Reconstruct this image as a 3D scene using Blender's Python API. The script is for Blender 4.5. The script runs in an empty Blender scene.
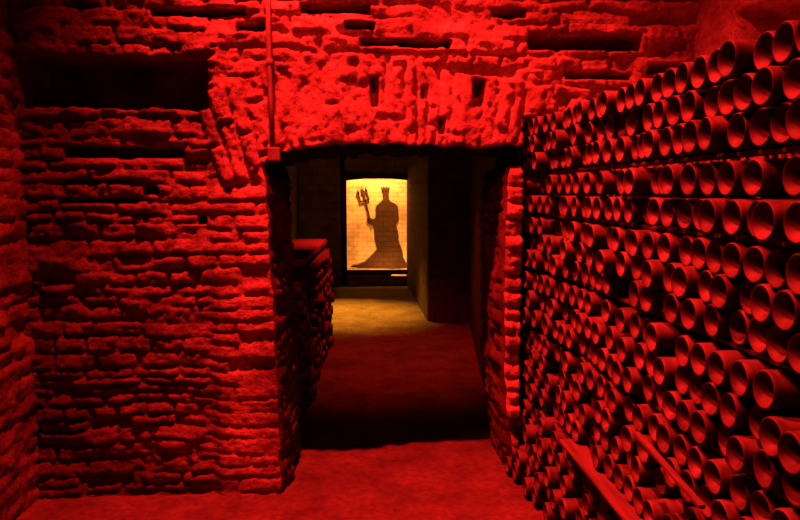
import bpy, math, random
import numpy as np
from mathutils import Vector, Matrix, Euler

rnd = random.Random(11)
C = bpy.context.scene.collection
sc = bpy.context.scene
sc.view_settings.view_transform = 'Standard'
sc.view_settings.look = 'None'
sc.view_settings.exposure = 0.0

# ------------------------------------------------------------------ helpers
def link(name, me, mat=None, parent=None):
    o = bpy.data.objects.new(name, me)
    C.objects.link(o)
    if mat is not None:
        me.materials.append(mat)
    if parent is not None:
        o.parent = parent
    return o

def mesh(name, verts, faces, smooth=False):
    me = bpy.data.meshes.new(name)
    me.from_pydata([tuple(v) for v in verts], [], [tuple(f) for f in faces])
    me.update()
    if smooth:
        me.polygons.foreach_set('use_smooth', [True] * len(me.polygons))
    return me

def tag(o, label=None, cat=None, group=None, kind=None):
    if label: o['label'] = label
    if cat: o['category'] = cat
    if group: o['group'] = group
    if kind: o['kind'] = kind
    return o

def empty(name, loc=(0, 0, 0)):
    o = bpy.data.objects.new(name, None)
    C.objects.link(o)
    o.location = loc
    o.empty_display_size = 0.1
    return o

class MB:
    """collects boxes / tubes / prisms and links them as ONE mesh object"""
    def __init__(s): s.v, s.f = [], []
    def add(s, v, f):
        b = len(s.v); s.v += [tuple(p) for p in v]; s.f += [tuple(i + b for i in q) for q in f]
    def box(s, x0, x1, y0, y1, z0, z1):
        s.hexa([(x0, y0), (x1, y0), (x1, y1), (x0, y1)], z0, z1)
    def hexa(s, q, z0, z1):
        v = [(x, y, z0) for x, y in q] + [(x, y, z1) for x, y in q]
        s.add(v, [(3, 2, 1, 0), (4, 5, 6, 7), (0, 1, 5, 4), (1, 2, 6, 5), (2, 3, 7, 6), (3, 0, 4, 7)])
    def tube(s, pts, r, n=10, caps=True):
        pts = [Vector(p) for p in pts]
        vs, fs = [], []
        for i, p in enumerate(pts):
            d = (pts[min(i + 1, len(pts) - 1)] - pts[max(i - 1, 0)]).normalized()
            a = d.orthogonal().normalized() if abs(d.z) < .9 else d.cross(Vector((1, 0, 0))).normalized()
            b = d.cross(a)
            for k in range(n):
                t = 2 * math.pi * k / n
                vs.append(p + a * (r * math.cos(t)) + b * (r * math.sin(t)))
        for i in range(len(pts) - 1):
            for k in range(n):
                fs.append((i * n + k, i * n + (k + 1) % n, (i + 1) * n + (k + 1) % n, (i + 1) * n + k))
        if caps:
            fs.append(tuple(range(n - 1, -1, -1)))
            fs.append(tuple((len(pts) - 1) * n + k for k in range(n)))
        s.add(vs, fs)
    def build(s, name, mat, parent=None, smooth=False, bevel=0):
        o = link(name, mesh(name, s.v, s.f, smooth), mat, parent)
        if bevel:
            m = o.modifiers.new('bevel', 'BEVEL'); m.width = bevel; m.segments = 2; m.limit_method = 'ANGLE'
        return o

def rough_plank(name, p0, p1, w, h, mat, seed, wdir=(1, 0, 0), parent=None, amp=.0025, seg=28):
    """a sawn board from p0 to p1 with slightly wavy worn edges"""
    r = random.Random(seed)
    p0, p1 = Vector(p0), Vector(p1)
    d = (p1 - p0).normalized(); a = Vector(wdir); a = (a - d * a.dot(d)).normalized(); b = d.cross(a)
    if b.z < 0: b = -b
    prof = [(-.5, -.38), (-.46, -.5), (.46, -.5), (.5, -.38), (.5, .38), (.46, .5), (-.46, .5), (-.5, .38)]
    n = len(prof); v, f = [], []
    off = [[r.uniform(-amp, amp) for _ in range(2)] for _ in prof]
    for i in range(seg + 1):
        c = p0.lerp(p1, i / seg)
        for k, (x, y) in enumerate(prof):
            for q in (0, 1): off[k][q] = off[k][q] * .75 + r.uniform(-amp, amp) * .5
            v.append(c + a * (x * w + off[k][0]) + b * (y * h + off[k][1]))
    for i in range(seg):
        for k in range(n):
            f.append((i * n + k, i * n + (k + 1) % n, (i + 1) * n + (k + 1) % n, (i + 1) * n + k))
    f.append(tuple(range(n - 1, -1, -1))); f.append(tuple(seg * n + k for k in range(n)))
    return link(name, mesh(name, v, f), mat, parent)

# ------------------------------------------------------------------ numpy noise
def hsh(ix, iy, seed):
    h = (ix.astype(np.int64) * 374761393 + iy.astype(np.int64) * 668265263 + seed * 1442695041) & 0xffffffff
    h = ((h ^ (h >> 13)) * 1274126177) & 0xffffffff
    h = ((h ^ (h >> 16)) * 2246822519) & 0xffffffff
    return ((h ^ (h >> 15)) & 0xffffff) / float(0xffffff)

def vnoise(x, y, seed=0):
    ix, iy = np.floor(x), np.floor(y)
    fx, fy = x - ix, y - iy
    fx = fx * fx * (3 - 2 * fx); fy = fy * fy * (3 - 2 * fy)
    a, b = hsh(ix, iy, seed), hsh(ix + 1, iy, seed)
    c, d = hsh(ix, iy + 1, seed), hsh(ix + 1, iy + 1, seed)
    return (a * (1 - fx) + b * fx) * (1 - fy) + (c * (1 - fx) + d * fx) * fy * 1.0

def fbm(x, y, seed=0, o=4):
    s, a, t = 0, .5, 0
    for k in range(o):
        s = s + a * vnoise(x * 2 ** k, y * 2 ** k, seed + k * 17); t += a; a *= .5
    return s / t * 2 - 1

def sstep(a, b, x):
    t = np.clip((x - a) / (b - a), 0, 1)
    return t * t * (3 - 2 * t)

def courses(u, v, seed, hmin=.04, hmax=.085, lmin=.2, lmax=.55, joint=.012, warp=.026):
    """height (metres, outward) of rough coursed masonry at (u along the course, v across)"""
    r = random.Random(seed)
    v = v + warp * fbm(u * 2.3, v * 2.3, seed + 3, 3) + .006 * fbm(u * 14, v * 14, seed + 5, 2)
    u = u + .010 * fbm(u * 9, v * 9, seed + 9, 3)
    lo = float(v.min()) - .1
    edges = [lo]
    while edges[-1] < float(v.max()) + .1: edges.append(edges[-1] + r.uniform(hmin, hmax))
    e = np.array(edges)
    L = np.array([r.uniform(lmin, lmax) for _ in edges]); O = np.array([r.random() * 7 for _ in edges])
    i = np.clip(np.searchsorted(e, v) - 1, 0, len(e) - 2)
    dv = np.minimum(v - e[i], e[i + 1] - v)
    q = u / L[i] + O[i]
    cell = np.floor(q); fr = q - cell
    du = np.minimum(fr, 1 - fr) * L[i]
    jm = joint * (.7 + 1.1 * hsh(i.astype(float), cell, seed + 40))
    face = sstep(0, 1, np.minimum(dv, du * .8) / jm)
    fill = sstep(-.15, .35, fbm(u * 3.1, v * 5.5, seed + 61, 3))      # joints still packed with mortar
    face = face + (1 - face) * fill * .75
    rr = hsh(cell, i.astype(float), seed + 77)
    lump = .014 + .014 * rr - .022 * (rr < .06)
    slope = (hsh(cell, i.astype(float), seed + 78) - .5) * (v - (e[i] + e[i + 1]) / 2) * .5
    return face * (lump + slope) + .022 * fbm(u * 6, v * 12, seed + 21, 4) + .009 * fbm(u * 24, v * 38, seed + 25, 3) + .007 * fbm(u * 55, v * 70, seed + 31, 2)

# ------------------------------------------------------------------ materials
def nodes(name):
    m = bpy.data.materials.new(name); m.use_nodes = True
    nt = m.node_tree
    return m, nt, nt.nodes, nt.links, nt.nodes['Principled BSDF']

def stone_mat(name, dark, light, scale=6, bump=.5, rough=.92, bdist=.01):
    m, nt, N, Lk, b = nodes(name)
    tc = N.new('ShaderNodeTexCoord')
    n1 = N.new('ShaderNodeTexNoise'); n1.inputs['Scale'].default_value = scale; n1.inputs['Detail'].default_value = 8; n1.inputs['Roughness'].default_value = .65
    n2 = N.new('ShaderNodeTexNoise'); n2.inputs['Scale'].default_value = scale * 9; n2.inputs['Detail'].default_value = 6; n2.inputs['Roughness'].default_value = .7
    cr = N.new('ShaderNodeValToRGB')
    cr.color_ramp.elements[0].position = .32; cr.color_ramp.elements[0].color = (*dark, 1)
    cr.color_ramp.elements[1].position = .62; cr.color_ramp.elements[1].color = (*light, 1)
    mx = N.new('ShaderNodeMixRGB'); mx.blend_type = 'MULTIPLY'; mx.inputs[0].default_value = .55
    cr2 = N.new('ShaderNodeValToRGB')
    cr2.color_ramp.elements[0].position = .35; cr2.color_ramp.elements[0].color = (.35, .33, .3, 1)
    cr2.color_ramp.elements[1].position = .6; cr2.color_ramp.elements[1].color = (1, 1, 1, 1)
    bp = N.new('ShaderNodeBump'); bp.inputs['Strength'].default_value = bump; bp.inputs['Distance'].default_value = bdist
    for n in (n1, n2): Lk.new(tc.outputs['Object'], n.inputs['Vector'])
    Lk.new(n1.outputs['Fac'], cr.inputs[0]); Lk.new(n2.outputs['Fac'], cr2.inputs[0])
    Lk.new(cr.outputs[0], mx.inputs[1]); Lk.new(cr2.outputs[0], mx.inputs[2])
    Lk.new(mx.outputs[0], b.inputs['Base Color'])
    Lk.new(n2.outputs['Fac'], bp.inputs['Height']); Lk.new(bp.outputs[0], b.inputs['Normal'])
    b.inputs['Roughness'].default_value = rough
    b.inputs['Specular IOR Level'].default_value = .15
    return m

def brick_mat(name, c1, c2, mortar, scale, axis='xz', bump=.6, bw=.5, rh=.25, msize=.012, noise=.5):
    m, nt, N, Lk, b = nodes(name)
    tc = N.new('ShaderNodeTexCoord')
    sep = N.new('ShaderNodeSeparateXYZ'); cb = N.new('ShaderNodeCombineXYZ')
    Lk.new(tc.outputs['Object'], sep.inputs[0])
    Lk.new(sep.outputs['X' if axis[0] == 'x' else 'Y'], cb.inputs[0]); Lk.new(sep.outputs['Z'], cb.inputs[1])
    nz = N.new('ShaderNodeTexNoise'); nz.inputs['Scale'].default_value = 5; nz.inputs['Detail'].default_value = 6
    Lk.new(tc.outputs['Object'], nz.inputs['Vector'])
    wv = N.new('ShaderNodeMixRGB'); wv.blend_type = 'ADD'; wv.inputs[0].default_value = .03
    Lk.new(cb.outputs[0], wv.inputs[1]); Lk.new(nz.outputs['Color'], wv.inputs[2])
    br = N.new('ShaderNodeTexBrick')
    br.inputs['Scale'].default_value = scale; br.inputs['Brick Width'].default_value = bw; br.inputs['Row Height'].default_value = rh
    br.inputs['Mortar Size'].default_value = msize; br.inputs['Mortar Smooth'].default_value = .4
    br.inputs['Color1'].default_value = (*c1, 1); br.inputs['Color2'].default_value = (*c2, 1); br.inputs['Mortar'].default_value = (*mortar, 1)
    Lk.new(wv.outputs[0], br.inputs['Vector'])
    cr = N.new('ShaderNodeValToRGB')
    cr.color_ramp.elements[0].position = .35; cr.color_ramp.elements[0].color = (.35, .3, .25, 1)
    cr.color_ramp.elements[1].position = .55; cr.color_ramp.elements[1].color = (1, 1, 1, 1)
    Lk.new(nz.outputs['Fac'], cr.inputs[0])
    mx = N.new('ShaderNodeMixRGB'); mx.blend_type = 'MULTIPLY'; mx.inputs[0].default_value = noise
    Lk.new(br.outputs['Color'], mx.inputs[1]); Lk.new(cr.outputs[0], mx.inputs[2])
    Lk.new(mx.outputs[0], b.inputs['Base Color'])
    bp = N.new('ShaderNodeBump'); bp.inputs['Strength'].default_value = bump; bp.inputs['Distance'].default_value = .01; bp.invert = True
    Lk.new(br.outputs['Fac'], bp.inputs['Height']); Lk.new(bp.outputs[0], b.inputs['Normal'])
    b.inputs['Roughness'].default_value = .9; b.inputs['Specular IOR Level'].default_value = .15
    return m

def glass_dust_mat(name, dark, light, lo=.55):
    m, nt, N, Lk, b = nodes(name)
    tc = N.new('ShaderNodeTexCoord'); oi = N.new('ShaderNodeObjectInfo')
    n1 = N.new('ShaderNodeTexNoise'); n1.inputs['Scale'].default_value = 24; n1.inputs['Detail'].default_value = 6
    ad = N.new('ShaderNodeVectorMath'); ad.operation = 'ADD'
    Lk.new(tc.outputs['Object'], ad.inputs[0]); Lk.new(oi.outputs['Location'], ad.inputs[1]); Lk.new(ad.outputs[0], n1.inputs['Vector'])
    cr = N.new('ShaderNodeValToRGB')
    cr.color_ramp.elements[0].position = .3; cr.color_ramp.elements[0].color = (*dark, 1)
    cr.color_ramp.elements[1].position = .6; cr.color_ramp.elements[1].color = (*light, 1)
    Lk.new(n1.outputs['Fac'], cr.inputs[0])
    mr = N.new('ShaderNodeMapRange'); mr.inputs['To Min'].default_value = lo; mr.inputs['To Max'].default_value = 1
    Lk.new(oi.outputs['Random'], mr.inputs['Value'])
    mx = N.new('ShaderNodeMixRGB'); mx.blend_type = 'MULTIPLY'; mx.inputs[0].default_value = 1
    Lk.new(cr.outputs[0], mx.inputs[1]); Lk.new(mr.outputs[0], mx.inputs[2])
    ge = N.new('ShaderNodeNewGeometry'); sp = N.new('ShaderNodeSeparateXYZ'); Lk.new(ge.outputs['Normal'], sp.inputs[0])
    du = N.new('ShaderNodeMapRange'); du.interpolation_type = 'SMOOTHSTEP'
    du.inputs['From Min'].default_value = -.35; du.inputs['From Max'].default_value = .65
    Lk.new(sp.outputs['Z'], du.inputs['Value'])
    fin = N.new('ShaderNodeMixRGB'); fin.inputs[1].default_value = (.014, .015, .012, 1)
    Lk.new(du.outputs[0], fin.inputs[0]); Lk.new(mx.outputs[0], fin.inputs[2])
    Lk.new(fin.outputs[0], b.inputs['Base Color'])
    bp = N.new('ShaderNodeBump'); bp.inputs['Strength'].default_value = .25; bp.inputs['Distance'].default_value = .003
    Lk.new(n1.outputs['Fac'], bp.inputs['Height']); Lk.new(bp.outputs[0], b.inputs['Normal'])
    b.inputs['Roughness'].default_value = .6; b.inputs['Specular IOR Level'].default_value = .3
    return m

def wood_mat(name, dark, light, axis=1, rough=.8):
    m, nt, N, Lk, b = nodes(name)
    tc = N.new('ShaderNodeTexCoord'); mp = N.new('ShaderNodeMapping')
    s = [30, 30, 30]; s[axis] = 2.2
    mp.inputs['Scale'].default_value = s
    n1 = N.new('ShaderNodeTexNoise'); n1.inputs['Scale'].default_value = 1.6; n1.inputs['Detail'].default_value = 7
    Lk.new(tc.outputs['Object'], mp.inputs[0]); Lk.new(mp.outputs[0], n1.inputs['Vector'])
    cr = N.new('ShaderNodeValToRGB')
    cr.color_ramp.elements[0].position = .3; cr.color_ramp.elements[0].color = (*dark, 1)
    cr.color_ramp.elements[1].position = .65; cr.color_ramp.elements[1].color = (*light, 1)
    Lk.new(n1.outputs['Fac'], cr.inputs[0]); Lk.new(cr.outputs[0], b.inputs['Base Color'])
    bp = N.new('ShaderNodeBump'); bp.inputs['Strength'].default_value = .4; bp.inputs['Distance'].default_value = .003
    Lk.new(n1.outputs['Fac'], bp.inputs['Height']); Lk.new(bp.outputs[0], b.inputs['Normal'])
    b.inputs['Roughness'].default_value = rough
    return m

M_WALL = stone_mat('cellar_masonry', (.085, .065, .05), (.36, .30, .25), 4.5, 1.0, .92, .022)
def light_shade_ramp(m, x0, x1, gain, low=1, ax='X'):
    """ramp multiplied into the base colour along an axis, painting in light and shade"""
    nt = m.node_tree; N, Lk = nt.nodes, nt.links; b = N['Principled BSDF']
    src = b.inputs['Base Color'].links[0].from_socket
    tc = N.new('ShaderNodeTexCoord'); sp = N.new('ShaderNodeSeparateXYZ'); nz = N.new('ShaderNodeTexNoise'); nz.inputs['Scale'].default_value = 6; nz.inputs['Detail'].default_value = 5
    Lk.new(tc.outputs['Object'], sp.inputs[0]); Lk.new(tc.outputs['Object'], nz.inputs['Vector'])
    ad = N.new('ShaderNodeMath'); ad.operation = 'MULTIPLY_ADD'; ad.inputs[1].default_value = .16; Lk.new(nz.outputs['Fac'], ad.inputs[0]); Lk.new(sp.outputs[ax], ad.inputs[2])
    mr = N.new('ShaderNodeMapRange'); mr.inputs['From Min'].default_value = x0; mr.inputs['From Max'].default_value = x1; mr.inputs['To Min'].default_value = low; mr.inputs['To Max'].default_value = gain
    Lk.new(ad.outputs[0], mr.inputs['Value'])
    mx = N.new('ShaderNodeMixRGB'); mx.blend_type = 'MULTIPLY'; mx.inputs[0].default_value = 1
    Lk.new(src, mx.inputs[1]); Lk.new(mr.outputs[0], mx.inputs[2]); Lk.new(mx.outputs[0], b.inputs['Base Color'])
light_shade_ramp(M_WALL, -.62, -.48, 1.9)  # colour brightened from the pier rightward, standing in for stronger light
light_shade_ramp(M_WALL, -1.25, -.65, 1, .4)  # left field's colour darkened to imitate the light falling off
M_WALL_L = stone_mat('side_masonry', (.08, .06, .05), (.30, .25, .21), 6, 1.0, .92, .02)
M_WALL_R = stone_mat('right_masonry', (.30, .24, .20), (.55, .47, .40), 5, .9, .92, .02)
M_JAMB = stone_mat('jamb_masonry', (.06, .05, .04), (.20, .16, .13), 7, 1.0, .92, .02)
light_shade_ramp(M_JAMB, 1.40, 1.55, .12, 1, 'Z')  # soffit colour darkened to imitate the shade inside the arch
M_FLOOR = stone_mat('trodden_earth', (.095, .08, .06), (.20, .165, .13), 3.5, .55, .95, .012)
M_PLAIN = stone_mat('old_plaster', (.10, .08, .07), (.2, .17, .15), 3, .4)
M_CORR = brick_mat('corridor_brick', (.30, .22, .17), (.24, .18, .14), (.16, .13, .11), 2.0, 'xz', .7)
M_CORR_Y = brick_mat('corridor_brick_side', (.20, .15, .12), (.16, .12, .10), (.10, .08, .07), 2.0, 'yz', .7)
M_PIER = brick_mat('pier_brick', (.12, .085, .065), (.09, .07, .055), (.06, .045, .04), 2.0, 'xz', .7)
M_DIM = brick_mat('dimmed_brick_side', (.07, .05, .04), (.05, .04, .03), (.03, .025, .02), 2.0, 'yz', .7)  # side brick colour darkened to dim the lamp light on it
M_LIT = brick_mat('alcove_brick', (.80, .64, .42), (.70, .54, .34), (.50, .36, .22), 3.6, 'xz', .6, msize=.014, noise=.55)
M_SIL = brick_mat('silhouette_brick', (.055, .030, .018), (.075, .040, .022), (.035, .02, .012), 3.2, 'xz', .6, msize=.014, noise=.3)
M_FRAME = wood_mat('blackened_wood', (.012, .010, .009), (.03, .024, .02), 2)
M_LATH = wood_mat('old_lath_wood', (.04, .03, .025), (.11, .09, .07), 1)
M_LATH_PALE = wood_mat('pale_lath_wood', (.08, .065, .05), (.17, .14, .115), 1)
M_SLAB = stone_mat('slab_stone', (.30, .25, .21), (.5, .44, .38), 5, .5)
M_PIPE = stone_mat('dusty_pipe', (.18, .15, .13), (.30, .27, .24), 20, .2, .7)
M_GLASS = glass_dust_mat('dusty_bottle_glass', (.07, .06, .05), (.19, .16, .135))
M_GLASS_FAR = glass_dust_mat('dusty_bottle_glass_dim', (.16, .14, .12), (.36, .32, .28))

# ------------------------------------------------------------------ the front wall with its arched passage
X0W, X1W = -1.52, 1.70
YF = 3.16
def wall_base(x, z):
    """the wall plane: set back a little towards the right-hand pier, the left field leaning back from the pier"""
    return YF + .09 * np.clip((x + .25) / 1.1, 0, 1) + .26 * sstep(.785, .80, x) * (z < 1.728) + .04 * sstep(-.60, -.66, x)

OUT = [(-.343, -.2), (-.345, -.05), (-.352, .4), (-.366, .9), (-.385, 1.3), (-.392, 1.47), (-.385, 1.53), (-.33, 1.555), (-.2, 1.575), (0, 1.595), (.2, 1.603),
       (.4, 1.592), (.58, 1.58), (.72, 1.60), (.80, 1.595), (.815, 1.55), (.80, 1.505), (.725, 1.49), (.712, 1.40), (.705, 1.0), (.712, .5), (.735, .25), (.772, .08), (.78, -.05), (.782, -.2)]
def poly_sample(poly, step):
    out = []
    for (a, b), (c, d) in zip(poly[:-1], poly[1:]):
        n = max(1, int(math.hypot(c - a, d - b) / step))
        out += [(a + (c - a) * k / n, b + (d - b) * k / n) for k in range(n)]
    out.append(poly[-1]); return np.array(out)
OS = poly_sample(OUT, .011)
wob = fbm(np.arange(len(OS)) * .16, np.zeros(len(OS)) + 3.3, 5, 3) * .013
tg = np.gradient(OS, axis=0); tg /= np.linalg.norm(tg, axis=1)[:, None]
nrm = np.stack([-tg[:, 1], tg[:, 0]], 1)
OS = OS + nrm * wob[:, None]

def in_poly(px, pz, poly):
    ins = np.zeros(px.shape, bool); j = len(poly) - 1
    for i in range(len(poly)):
        xi, zi = poly[i]; xj, zj = poly[j]
        if zi != zj:
            c = ((zi > pz) != (zj > pz)) & (px < (xj - xi) * (pz - zi) / (zj - zi) + xi)
            ins ^= c
        j = i
    return ins

# dark slots and niches left by lost stones: x0, x1, z0, z1, depth
SLOTS = [(-1.46, -.64, 1.745, 1.975, .12), (.03, .44, 2.025, 2.062, .09), (.80, 1.33, 2.03, 2.11, .12), (-.23, .08, 2.16, 2.20, .07), (-.04, .10, 2.095, 2.13, .06),
         (.62, .79, 2.165, 2.21, .06), (-.87, -.46, 2.145, 2.18, .07), (-.51, -.38, 2.075, 2.125, .07), (.545, .605, 1.765, 1.90, .05), (.07, .115, 1.765, 1.90, .035),
         (.30, .335, 1.80, 1.86, .03), (1.36, 1.60, 1.93, 1.98, .07), (-1.27, -.74, 1.53, 1.585, .05), (.38, .42, 1.64, 1.72, .03),
         (-1.30, -.95, 1.33, 1.36, .03), (-.93, -.86, 1.37, 1.41, .04), (-.70, -.66, 1.24, 1.28, .03), (-1.28, -.98, 1.42, 1.44, .03), (.98, 1.30, 1.90, 1.94, .05)]

def wall_height(x, z):
    a = courses(x, z, 4, .035, .08, .12, .36, .012, .03)
    b = courses(x, z, 8, .05, .075, .25, .5, .010, .02)
    smooth = sstep(-.72, -.62, x) * (1 - sstep(1.45, 1.6, z)) * sstep(.0, -.2, x)
    h = a * (1.0 - .10 * smooth) * (1 - smooth) + b * .48 * smooth
    r = np.hypot(x - .2, z + 1.0); th = np.arctan2(x - .2, z + 1.0)
    inv = sstep(.0, .03, r - 2.52 + .02 * fbm(x * 6, z * 6, 70)) * (1 - sstep(.0, .03, r - 2.93 - .05 * fbm(x * 4, z * 4, 71))) * (np.abs(th - .02) < .33)
    vs = courses(r, th * 2.7, 15, .045, .085, .2, .42, .012, .03)
    # voussoir courses run up the arch
    h = h * (1 - inv) + vs * inv
    pier = sstep(.63, .67, x) * (1 - sstep(.785, .80, x)) * (z < 1.49)
    h = h * (1 - pier) + (courses(x, z, 19, .06, .09, .3, .6, .016, .012) * 1.15 + .006) * pier
    w = .012 * fbm(x * 16, z * 16, 90, 3)
    for (a0, a1, b0, b1, d) in SLOTS:
        sl = (x - (a0 + a1) / 2) * .05
        g = np.minimum(np.minimum(x - a0, a1 - x), np.minimum(z - b0, b1 - z) * 1.0) + w * min(1, (b1 - b0) * 12) + sl * 0
        k = sstep(0, .012, g)
        h = h * (1 - k) - k * (d * 2.6 - .25 * h)
    return h

xs = np.arange(X0W, X1W + .001, .0092)
zs = np.concatenate([np.arange(-.06, 2.36, .0092), np.arange(2.40, 4.66, .12)])
GX, GZ = np.meshgrid(xs, zs)
H_ = wall_height(GX, GZ)
GXs, GZs = GX.copy(), GZ.copy()
cx = (GX[:-1, :-1] + GX[1:, 1:]) / 2; cz = (GZ[:-1, :-1] + GZ[1:, 1:]) / 2
keep = ~in_poly(cx, cz, OS)
nr, nc = GX.shape
tk = np.zeros((nr, nc), int); tr = np.zeros((nr, nc), int)
for dz in (0, 1):
    for dx in (0, 1):
        tk[dz:nr - 1 + dz, dx:nc - 1 + dx] += keep; tr[dz:nr - 1 + dz, dx:nc - 1 + dx] += ~keep
bd = np.argwhere((tk > 0) & (tr > 0))
for i, j in bd:
    k = np.argmin((OS[:, 0] - GX[i, j]) ** 2 + (OS[:, 1] - GZ[i, j]) ** 2)
    GXs[i, j], GZs[i, j] = OS[k]
    H_[i, j] *= .4
YY = wall_base(GX, GZ) - H_
verts = np.stack([GXs, YY, GZs], -1).reshape(-1, 3)
ii, jj = np.nonzero(keep)
a = ii * nc + jj
faces = np.stack([a, a + 1, a + nc + 1, a + nc], 1)
used = np.unique(faces); remap = np.full(nr * nc, -1); remap[used] = np.arange(len(used))
fr = mesh('wall_front', verts[used].tolist(), remap[faces].tolist(), True)
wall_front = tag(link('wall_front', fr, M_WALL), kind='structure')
# solid core behind the rough face
mb = MB()
for x0, x1, z0, z1 in ((-2.2, -.36, -.1, 2.5), (.76, 2.4, -.1, 2.5), (-2.2, 2.4, 1.65, 4.8)):
    mb.box(x0, x1, 3.735, 3.80, z0, z1)
tag(mb.build('wall_front_core', M_PLAIN), kind='structure')

# the passage lining (jambs and soffit)
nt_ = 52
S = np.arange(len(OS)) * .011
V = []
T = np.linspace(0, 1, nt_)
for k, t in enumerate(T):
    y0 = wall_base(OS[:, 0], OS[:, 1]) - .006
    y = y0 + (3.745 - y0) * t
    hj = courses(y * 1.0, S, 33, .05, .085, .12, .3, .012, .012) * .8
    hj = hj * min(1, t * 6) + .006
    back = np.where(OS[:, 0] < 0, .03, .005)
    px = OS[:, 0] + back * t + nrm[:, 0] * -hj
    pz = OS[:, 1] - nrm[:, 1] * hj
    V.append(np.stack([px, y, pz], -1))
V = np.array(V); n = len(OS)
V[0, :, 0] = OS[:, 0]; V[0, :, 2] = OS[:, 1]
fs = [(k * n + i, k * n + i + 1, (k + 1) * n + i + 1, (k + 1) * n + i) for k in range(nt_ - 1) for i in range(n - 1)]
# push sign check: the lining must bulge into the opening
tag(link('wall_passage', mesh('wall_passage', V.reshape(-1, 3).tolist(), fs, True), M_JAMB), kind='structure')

# ------------------------------------------------------------------ side walls, floor, ceiling
def sheet(name, us, vs, fn, mat):
    U_, V_ = np.meshgrid(us, vs)
    P = fn(U_, V_); nr, nc = U_.shape
    i, j = np.meshgrid(np.arange(nr - 1), np.arange(nc - 1), indexing='ij'); a = (i * nc + j).ravel()
    f = np.stack([a, a + 1, a + nc + 1, a + nc], 1)
    return tag(link(name, mesh(name, P.reshape(-1, 3).tolist(), f.tolist(), True), mat), kind='structure')

def left_fn(y, z):
    h = courses(y, z, 51, .06, .1, .2, .45, .014, .02) * .8 + .03 * fbm(y * 1.5, z * 1.5, 60, 3)
    return np.stack([-1.46 + h, y, z], -1)
sheet('wall_left', np.concatenate([np.arange(-1.3, 1.2, .1), np.arange(1.2, 3.30, .016)]), np.concatenate([np.arange(-.05, 2.5, .014), np.arange(2.6, 4.7, .15)]), left_fn, M_WALL_L)

def right_fn(y, z):
    h = courses(y, z, 61, .06, .1, .2, .45, .012, .02) * .35 + .01 * fbm(y * 3, z * 3, 66, 3)
    g = np.minimum(np.minimum(y - 1.2, 2.89 - y), np.minimum(z - 1.93, 2.12 - z)) + .02 * fbm(y * 9, z * 9, 67, 3)
    k = sstep(0, .015, g)
    h = h * (1 - k) - .14 * k
    x = np.where(z < 1.655, 1.24, 1.60) - h  # hidden lower face brought forward so no light shows behind the bottles
    return np.stack([x, y, z], -1)
sheet('wall_right', np.arange(-1.3, 3.58, .016), np.concatenate([np.arange(-.05, 1.60, .08), np.arange(1.60, 2.5, .014), np.arange(2.6, 4.7, .15)]), right_fn, M_WALL_R)

def floor_fn(x, y):
    h = .010 * fbm(x * 2.2, y * 2.2, 81, 4) + .006 * fbm(x * 12, y * 12, 84, 4)
    return np.stack([x, y, h - .008], -1)
sheet('floor', np.arange(-1.8, 2.5, .022), np.concatenate([np.arange(-1.4, 1.9, .08), np.arange(1.9, 4.2, .018), np.arange(4.2, 11.6, .05)]), floor_fn, M_FLOOR)
mb = MB(); mb.box(-2.2, 2.4, -1.4, 3.76, 4.6, 4.75)
tag(mb.build('ceiling', M_PLAIN), kind='structure')
mb = MB(); mb.box(-2.2, 2.4, -1.5, -1.3, -.1, 4.7)
tag(mb.build('wall_rear', M_PLAIN), kind='structure')

# ------------------------------------------------------------------ the corridor behind
mb = MB(); mb.box(-2.2, 2.5, 3.76, 11.6, 2.35, 2.5)
tag(mb.build('ceiling_corridor', M_PLAIN), kind='structure')
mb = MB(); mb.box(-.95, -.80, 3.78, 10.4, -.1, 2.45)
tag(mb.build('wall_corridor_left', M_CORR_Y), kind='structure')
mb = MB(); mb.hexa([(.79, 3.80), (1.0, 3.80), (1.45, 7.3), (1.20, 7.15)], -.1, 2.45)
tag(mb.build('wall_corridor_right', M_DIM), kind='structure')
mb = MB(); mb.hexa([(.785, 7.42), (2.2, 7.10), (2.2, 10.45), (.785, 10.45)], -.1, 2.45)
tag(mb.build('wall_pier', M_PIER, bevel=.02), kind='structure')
mb = MB()
mb.box(-.95, -.13, 10.30, 10.42, -.1, 2.45)
mb.box(.86, 1.2, 10.30, 10.42, -.1, 2.45)
mb.box(-.2, .95, 10.30, 10.42, 1.57, 2.45)
mb.box(-.2, .55, 10.30, 10.42, -.1, .166)
mb.box(.54, .80, 10.30, 10.42, -.1, .135); mb.box(.79, .95, 10.30, 10.42, -.1, .166)
tag(mb.build('wall_back', M_CORR), kind='structure')
# the lit alcove: brick field at its back, closed sides
mb = MB(); mb.box(-.55, 1.3, 10.86, 10.95, -.1, 2.45)
tag(mb.build('wall_alcove', M_LIT), kind='structure')
mb = MB()
mb.box(-.62, -.50, 10.42, 10.95, -.1, 2.45); mb.box(1.25, 1.37, 10.42, 10.95, -.1, 2.45)
tag(mb.build('wall_alcove_sides', M_PLAIN), kind='structure')

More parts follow.
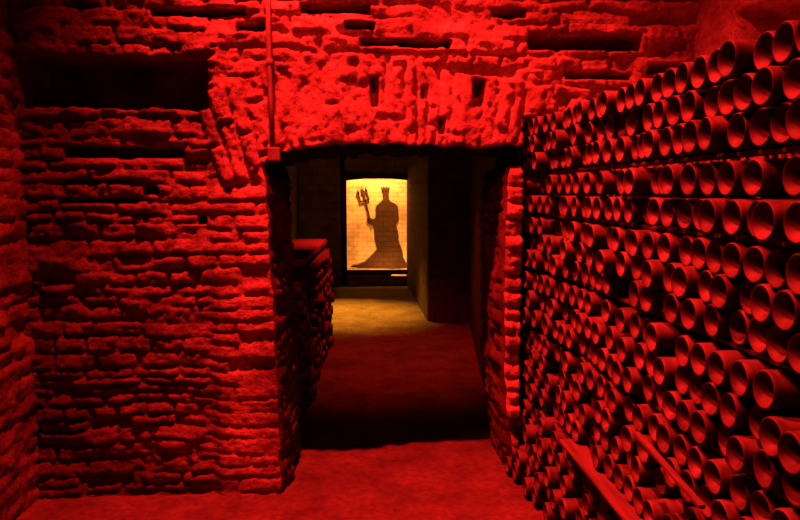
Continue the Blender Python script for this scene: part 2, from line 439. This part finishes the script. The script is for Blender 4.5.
# frame of the opening
fr_ = empty('alcove_frame', (.36, 10.28, 0))
tag(fr_, 'black wooden frame around the glowing brick alcove at the corridor end', 'frame')
def fpart(name, boxes):
    m = MB()
    for b in boxes: m.box(b[0] - .36, b[1] - .36, b[2] - 10.28, b[3] - 10.28, b[4], b[5])
    m.build(name, M_FRAME, fr_, bevel=.006)
fpart('side_post', [(-.19, -.105, 10.24, 10.32, .02, 1.64)])
fpart('side_post', [(.835, .915, 10.24, 10.32, .02, 1.64)])
fpart('bottom_rail', [(-.105, .835, 10.25, 10.32, .165, .235)])
m = MB()
tops = [(-.105 + .94 * k / 16, 1.545 + .03 * math.sin(math.pi * k / 16)) for k in range(17)]
for (x0, z0), (x1, z1) in zip(tops[:-1], tops[1:]):
    v = [(x0, 10.25, z0), (x1, 10.25, z1), (x1, 10.32, z1), (x0, 10.32, z0), (x0, 10.25, 1.64), (x1, 10.25, 1.64), (x1, 10.32, 1.64), (x0, 10.32, 1.64)]
    v = [(p[0] - .36, p[1] - 10.28, p[2]) for p in v]
    m.add(v, [(3, 2, 1, 0), (4, 5, 6, 7), (0, 1, 5, 4), (1, 2, 6, 5), (2, 3, 7, 6), (3, 0, 4, 7)])
m.build('top_rail', M_FRAME, fr_)

# the figure as a thin dark brick layer on the alcove bricks
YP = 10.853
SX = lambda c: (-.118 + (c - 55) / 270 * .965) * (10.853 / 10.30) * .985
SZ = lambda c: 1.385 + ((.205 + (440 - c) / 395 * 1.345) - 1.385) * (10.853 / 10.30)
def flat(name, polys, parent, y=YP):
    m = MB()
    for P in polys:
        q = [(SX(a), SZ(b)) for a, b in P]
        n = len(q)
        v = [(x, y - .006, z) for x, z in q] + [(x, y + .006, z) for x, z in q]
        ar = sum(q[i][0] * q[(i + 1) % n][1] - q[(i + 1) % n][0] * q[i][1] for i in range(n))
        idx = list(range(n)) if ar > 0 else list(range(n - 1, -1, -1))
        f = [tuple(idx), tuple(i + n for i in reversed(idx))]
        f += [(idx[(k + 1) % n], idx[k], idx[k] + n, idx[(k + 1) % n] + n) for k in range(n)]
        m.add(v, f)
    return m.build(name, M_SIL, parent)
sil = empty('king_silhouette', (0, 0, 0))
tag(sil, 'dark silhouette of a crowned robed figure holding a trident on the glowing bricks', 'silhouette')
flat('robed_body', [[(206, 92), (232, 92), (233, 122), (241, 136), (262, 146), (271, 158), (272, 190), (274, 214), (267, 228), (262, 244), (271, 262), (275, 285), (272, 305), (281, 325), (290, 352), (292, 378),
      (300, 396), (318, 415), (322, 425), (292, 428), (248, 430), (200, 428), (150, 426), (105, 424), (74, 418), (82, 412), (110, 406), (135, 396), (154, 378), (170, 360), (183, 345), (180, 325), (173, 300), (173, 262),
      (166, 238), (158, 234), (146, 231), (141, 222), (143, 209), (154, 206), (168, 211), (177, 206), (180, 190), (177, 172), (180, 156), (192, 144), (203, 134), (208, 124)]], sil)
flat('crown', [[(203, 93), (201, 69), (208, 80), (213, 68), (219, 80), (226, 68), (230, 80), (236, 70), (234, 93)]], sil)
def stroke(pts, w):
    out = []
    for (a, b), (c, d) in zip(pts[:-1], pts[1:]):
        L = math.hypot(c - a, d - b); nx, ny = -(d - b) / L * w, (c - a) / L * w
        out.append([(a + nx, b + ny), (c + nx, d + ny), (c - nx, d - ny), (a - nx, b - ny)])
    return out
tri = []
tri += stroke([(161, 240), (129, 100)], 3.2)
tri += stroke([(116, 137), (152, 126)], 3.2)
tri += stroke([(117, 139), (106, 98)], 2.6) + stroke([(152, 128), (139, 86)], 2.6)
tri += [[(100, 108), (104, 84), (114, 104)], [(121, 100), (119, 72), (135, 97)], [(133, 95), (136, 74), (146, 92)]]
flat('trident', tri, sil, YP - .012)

# ------------------------------------------------------------------ wine bottles
def lathe(prof, n):
    v, f = [], []
    m = len(prof)
    for x, r in prof:
        for k in range(n):
            t = 2 * math.pi * k / n
            v.append((x, r * math.cos(t), r * math.sin(t)))
    for i in range(m - 1):
        for k in range(n):
            f.append((i * n + k, (i + 1) * n + k, (i + 1) * n + (k + 1) % n, i * n + (k + 1) % n))
    f.append(tuple(range(n))); f.append(tuple((m - 1) * n + k for k in range(n - 1, -1, -1)))
    return v, f
def bottle_prof(R, punt, taper, body, shoulder, neck):
    k = R / .0425
    hole = [(punt + .025, .002), (punt + .022, .006), (punt * .98, .0105), (punt * .72, .0150), (punt * .46, .0195), (punt * .28, .0232), (.0105, .0272), (.0055, .0318), (.0018, .0355), (.0008, .0372)]
    prof = [(x, r * k) for x, r in hole]
    prof += [(-.0006, R * .915), (.0008, R * .955), (.005, R * .988), (.012, R)]
    split = len(prof)
    prof += [(body * .5, R * (1 - taper * .5)), (body, R * (1 - taper)), (body + shoulder * .35, R * (.92 - taper)), (body + shoulder * .7, R * (.66 - taper * .6)), (body + shoulder, .0158),
             (body + shoulder + neck * .8, .0142), (body + shoulder + neck * .82, .0172), (body + shoulder + neck, .0170)]
    return prof[:split], prof[split - 1:]
VAR = [bottle_prof(.0425, .068, .02, .175, .07, .075), bottle_prof(.0428, .060, .06, .160, .075, .085), bottle_prof(.0418, .075, .0, .185, .055, .08)]
NSEG = 26
vm = []
for base, body in VAR:
    bv, bf = lathe(base, NSEG); dv_, df = lathe(body, NSEG)
    bf = bf[:-1]; df = df[:-2] + df[-1:]                 # open where base and body meet
    mb_ = mesh('hollow_base', bv, bf, True); mb_.materials.append(M_GLASS)
    md_ = mesh('wine_bottle', dv_, df, True); md_.materials.append(M_GLASS)
    vm.append((md_, mb_, dv_ + bv, df + [tuple(i + len(dv_) for i in q) for q in bf]))

# camera numbers, used to tell which bottles the photo shows largest and in which order along their row
FPX, HC = 700.0, 1.385
yaw, pit = math.atan(46 / 700), math.atan(68.4 / 700)
Fv = Vector((math.sin(yaw) * math.cos(pit), math.cos(yaw) * math.cos(pit), -math.sin(pit)))
Rv = Vector((math.cos(yaw), -math.sin(yaw), 0)); Uv = Rv.cross(Fv)
def proj(p):
    d = Vector(p) - Vector((0, 0, HC)); w = d.dot(Fv)
    return 400 + FPX * d.dot(Rv) / w, 260 - FPX * d.dot(Uv) / w

XR = .85
BANDS = [  # bottom z, rows, pitch, name of each row from the top
    (1.478, 3, .0785, 'highest lath', None),
    (1.284, 2, .0885, None, None),
    (1.032, 3, .0770, None, None),
    (.759, 3, .0860, None, None),
    (.420, 4, .0800, None, None),
    (.004, 5, .0775, None, None)]
ROWN = [['bottom row above the highest lath', 'middle row above the highest lath', 'topmost row of the stack'],
        ['lower row between first and second laths', 'upper row between first and second laths'],
        ['bottom row between second and third laths', 'middle row between second and third laths', 'top row between second and third laths'],
        ['bottom row between third and fourth laths', 'middle row between third and fourth laths', 'top row between third and fourth laths'],
        ['bottom row above the protruding board', 'second row above the protruding board', 'third row above the protruding board', 'fourth row above the protruding board'],
        ['floor row of the stack', 'second row up from the floor', 'third row up from the floor', 'fourth row up from the floor', 'top row under the protruding board']]
ORD = ['', 'second ', 'third ', 'fourth ', 'fifth ', 'sixth ', 'seventh ', 'eighth ', 'ninth ', 'tenth ', 'eleventh ', 'twelfth ', 'thirteenth ', 'fourteenth ', 'fifteenth ', 'sixteenth ', 'seventeenth ', 'eighteenth ',
       'nineteenth ', 'twentieth ', 'twenty-first ', 'twenty-second ', 'twenty-third ', 'twenty-fourth ', 'twenty-fifth ', 'twenty-sixth ', 'twenty-seventh ', 'twenty-eighth ', 'twenty-ninth ', 'thirtieth ']
S_ = .0878
allb = []
for bi, (zb, nrow, pitch, _, _) in enumerate(BANDS):
    start = rnd.uniform(0, .03)
    for r in range(nrow):
        y = 3.395 - start - (S_ / 2 if r % 2 else 0)
        z = zb + .0428 + r * pitch
        while y > 1.02:
            if rnd.random() > (.045 if bi < 5 or y < 2.6 else -1):
                jx = rnd.gauss(0, .011)
                if rnd.random() < .12: jx += rnd.uniform(.015, .045)
                if bi == 5:
                    k = min(1, max(0, (y - 2.35) / .4))
                    jx += -.055 * k * (1 - r / 6) + .05 * (1 - k) + rnd.gauss(0, .012) * k
                if bi == 4 and r >= 2 and 1.4 < y < 2.0: jx = abs(jx)
                jx -= .038 * min(1, max(0, (y - 2.9) / .3))
                sc_ = rnd.uniform(.965, .99)
                allb.append(dict(p=(XR + jx, y + rnd.uniform(-.0006, .0006), z), s=sc_, var=rnd.choice([0, 0, 1, 1, 2]), rz=rnd.gauss(0, .028), ry=rnd.gauss(0, .016), rx=rnd.choice([0, 1, 2, 3]) * math.pi / 2 + rnd.gauss(0, .03), row=(bi, r)))
            y -= S_
vis = []
for b in allb:
    x, yy = proj(b['p']); rr = FPX * .0425 / b['p'][1]
    hw = FPX * XR / b['p'][1] ** 2 * .0425
    b['px'] = x; b['in'] = x - hw * .6 < 800 and yy - rr * .6 < 520
inn = [b for b in allb if b['in']]
for row in {b['row'] for b in inn}:
    for k, b in enumerate(sorted((q for q in inn if q['row'] == row), key=lambda q: -q['px'])): b['k'] = k
inn.sort(key=lambda b: b['p'][1])
solo = inn[:300]
ids = {id(b) for b in solo}
rest = [b for b in allb if id(b) not in ids and (b['in'] or b['p'][1] > 1.1)]
first = first_base = None
for b in solo:
    bi, r = b['row']
    o = bpy.data.objects.new('wine_bottle', vm[b['var']][0]) if first is None else first.copy()
    o.data = vm[b['var']][0]
    C.objects.link(o); first = first or o
    hb = bpy.data.objects.new('hollow_base', vm[b['var']][1]) if first_base is None else first_base.copy()
    hb.data = vm[b['var']][1]; C.objects.link(hb); hb.parent = o; first_base = first_base or hb
    o.location = b['p']; o.scale = (1, b['s'], b['s'])
    o.rotation_euler = (b['rx'], b['ry'], b['rz'])
    look = 'jutting' if b['p'][0] < XR - .022 and bi < 5 else 'recessed' if b['p'][0] > XR + .024 and bi < 5 else 'dusty'
    tag(o, '%s bottle, %s%s from near end of %s' % (look, ORD[b['k']].strip() or 'first', ' in view' if b['k'] < 20 else '', ROWN[bi][r]), 'bottle', 'wine bottles stacked against the right wall')
def merge_bottles(name, lst, mat, flip=False):
    v, f = [], []
    for b in lst:
        _, _, bv, bf = vm[b['var']]
        Mx = Matrix.Translation(b['p']) @ Euler((b['rx'], b['ry'], b['rz'] + (math.pi if flip else 0))).to_matrix().to_4x4() @ Matrix.Diagonal((1, b['s'], b['s'], 1))
        base = len(v)
        v += [tuple(Mx @ Vector(p)) for p in bv]; f += [tuple(i + base for i in q) for q in bf]
    return link(name, mesh(name, v, f, True), mat)
o = merge_bottles('wine_bottle_stack', rest, M_GLASS)
tag(o, 'far end of the bottle stack crowded up to the arched passage', 'bottles', 'wine bottles stacked against the right wall', 'stuff')

# laths between the layers
LATHS = [(1.4715, 1.05, 3.36, .890, M_LATH, 'highest thin wooden lath, under the three top rows of bottles'),
         (1.2775, 1.05, 3.36, .890, M_LATH, 'second thin wooden lath from the top of the bottle stack'),
         (1.0255, 1.05, 3.36, .890, M_LATH, 'third thin wooden lath down the bottle stack, mid height'),
         (.7525, 1.05, 3.36, .890, M_LATH, 'fourth thin wooden lath down the bottle stack')]
for z, y0, y1, x, mt, lb in LATHS:
    o = rough_plank('wooden_lath', (x + .02, y0, z), (x + .02, y1, z), .045, .0105, mt, int(z * 100), amp=.0012)
    tag(o, lb, 'lath', 'laths between the bottle rows')
o = rough_plank('wooden_board', (.838, 1.35, .4115), (.842, 2.62, .4115), .085, .0125, M_LATH_PALE, 7, amp=.0015)
tag(o, 'pale wooden board jutting out low in the bottle stack', 'board')
o = rough_plank('wooden_stick', (.800, 1.89, .700), (.796, 1.50, .662), .016, .010, M_LATH_PALE, 9, amp=.001)
tag(o, 'short pale wooden stick slanting across the bottle bases above the jutting board', 'stick')
m = MB(); m.tube([(.862, 3.30, 1.66), (.86, 3.31, 1.73), (.861, 3.305, 1.81)], .010, 8)
tag(m.build('wooden_peg', M_PIPE), 'short upright peg at the far top corner of the bottle stack', 'peg')

# ------------------------------------------------------------------ conduit, pipes on the front wall
cd = empty('conduit', (-.35, 3.09, 1.53))
tag(cd, 'thin vertical conduit running down the wall left of the arch', 'conduit')
m = MB(); m.tube([(-.010, .0, .80), (-.008, .0, .5), (-.004, 0, .25), (.0, 0, .03)], .0105, 10); m.build('pipe', M_PIPE, cd, smooth=True)
m = MB(); m.box(-.020, .034, -.022, .03, -.015, .045); m.build('junction_box', M_PIPE, cd, bevel=.006)
m = MB(); m.box(-.022, .010, -.014, .05, .40, .418); m.build('clamp', M_PIPE, cd, bevel=.002)
pp = empty('water_pipe', (1.545, 3.36, 2.08))
tag(pp, 'thin vertical pipe on the wall above the bottle stack', 'pipe')
m = MB(); m.tube([(0, 0, 0), (0, 0, .2), (0, 0, .45)], .010, 10); m.build('pipe', M_PIPE, pp, smooth=True)
m = MB(); m.tube([(0, 0, -.012), (0, 0, .012)], .014, 10); m.build('end_cap', M_PIPE, pp)

# ------------------------------------------------------------------ the low stack in the corridor
far = []
for r in range(10):
    y = 6.55 - (r % 2) * .05
    while y > 3.95:
        xf = -.205 - (6.6 - y) * .045
        if rnd.random() > .06:
            far.append(dict(p=(xf + rnd.gauss(0, .012), y, .045 + r * .086), s=.98, var=rnd.choice([0, 1, 2]), rz=rnd.gauss(0, .03), ry=rnd.gauss(0, .02), rx=rnd.uniform(0, 6)))
        y -= .1
o = merge_bottles('wine_bottle_stack', far, M_GLASS_FAR, True)
tag(o, 'low dim stack of bottles along the left side of the corridor', 'bottles', 'bottles stacked in the corridor', 'stuff')
o = rough_plank('stone_slab', (-.47, 4.35, .945), (-.40, 6.55, .925), .30, .05, M_SLAB, 5, amp=.006)
tag(o, 'red-lit rough slab lying along the top of the low corridor stack', 'slab')

# ------------------------------------------------------------------ light
RED = (1, .012, .010)
def lamp(name, kind, loc, energy, col, aim=None, size=None, blend=.5, rad=.03):
    l = bpy.data.lights.new(name, kind); l.energy = energy; l.color = col
    if kind in ('SPOT', 'POINT'): l.shadow_soft_size = rad
    if kind == 'SPOT': l.spot_size = math.radians(size); l.spot_blend = blend
    o = bpy.data.objects.new(name, l); C.objects.link(o); o.location = loc
    if aim is not None: o.rotation_euler = (Vector(aim) - Vector(loc)).to_track_quat('-Z', 'Y').to_euler()
    return o
lamp('red_lamp', 'SPOT', (-.35, 2.33, 3.95), 1800, RED, (.33, 2.7, 0), 88, 1.0, .035)
lamp('stack_fill', 'SPOT', (-1.2, 1.6, 4.3), 1000, RED, (.85, 1.5, 1.2), 60, .8, .14)  # added fill spot without a visible source, brightens the bottle bases
lamp('arch_fill', 'SPOT', (.1, .6, 3.4), 260, RED, (.22, 3.2, 2.18), 36, 1.0, .04)  # added frontal fill for the stones above the arch, source unseen
lamp('corridor_lamp', 'SPOT', (.30, 5.9, 2.25), 150, RED, (.25, 6.0, 0), 84, .8, .05)
AMB = (1, .34, .06)
lamp('alcove_lamp', 'SPOT', (.36, 10.50, 2.15), 330, AMB, (.36, 10.86, .7), 120, .6, .06)
lamp('alcove_lamp_low', 'SPOT', (.55, 10.46, .03), 45, AMB, (.45, 10.86, .6), 150, .6, .06)
lamp('amber_lamp', 'SPOT', (-.12, 8.4, 2.25), 1150, (1, .33, .02), (-.12, 8.0, 0), 60, 1.0, .05)
w = bpy.data.worlds.new('world'); sc.world = w; w.use_nodes = True
w.node_tree.nodes['Background'].inputs[0].default_value = (.02, .004, .004, 1)
w.node_tree.nodes['Background'].inputs[1].default_value = .2

# ------------------------------------------------------------------ camera
cam = bpy.data.cameras.new('camera'); cam.sensor_width = 36; cam.lens = FPX / 800 * 36; cam.clip_start = .05
co = bpy.data.objects.new('camera', cam); C.objects.link(co)
co.location = (0, 0, HC); co.rotation_euler = (math.pi / 2 - pit, 0, -yaw)
sc.camera = co
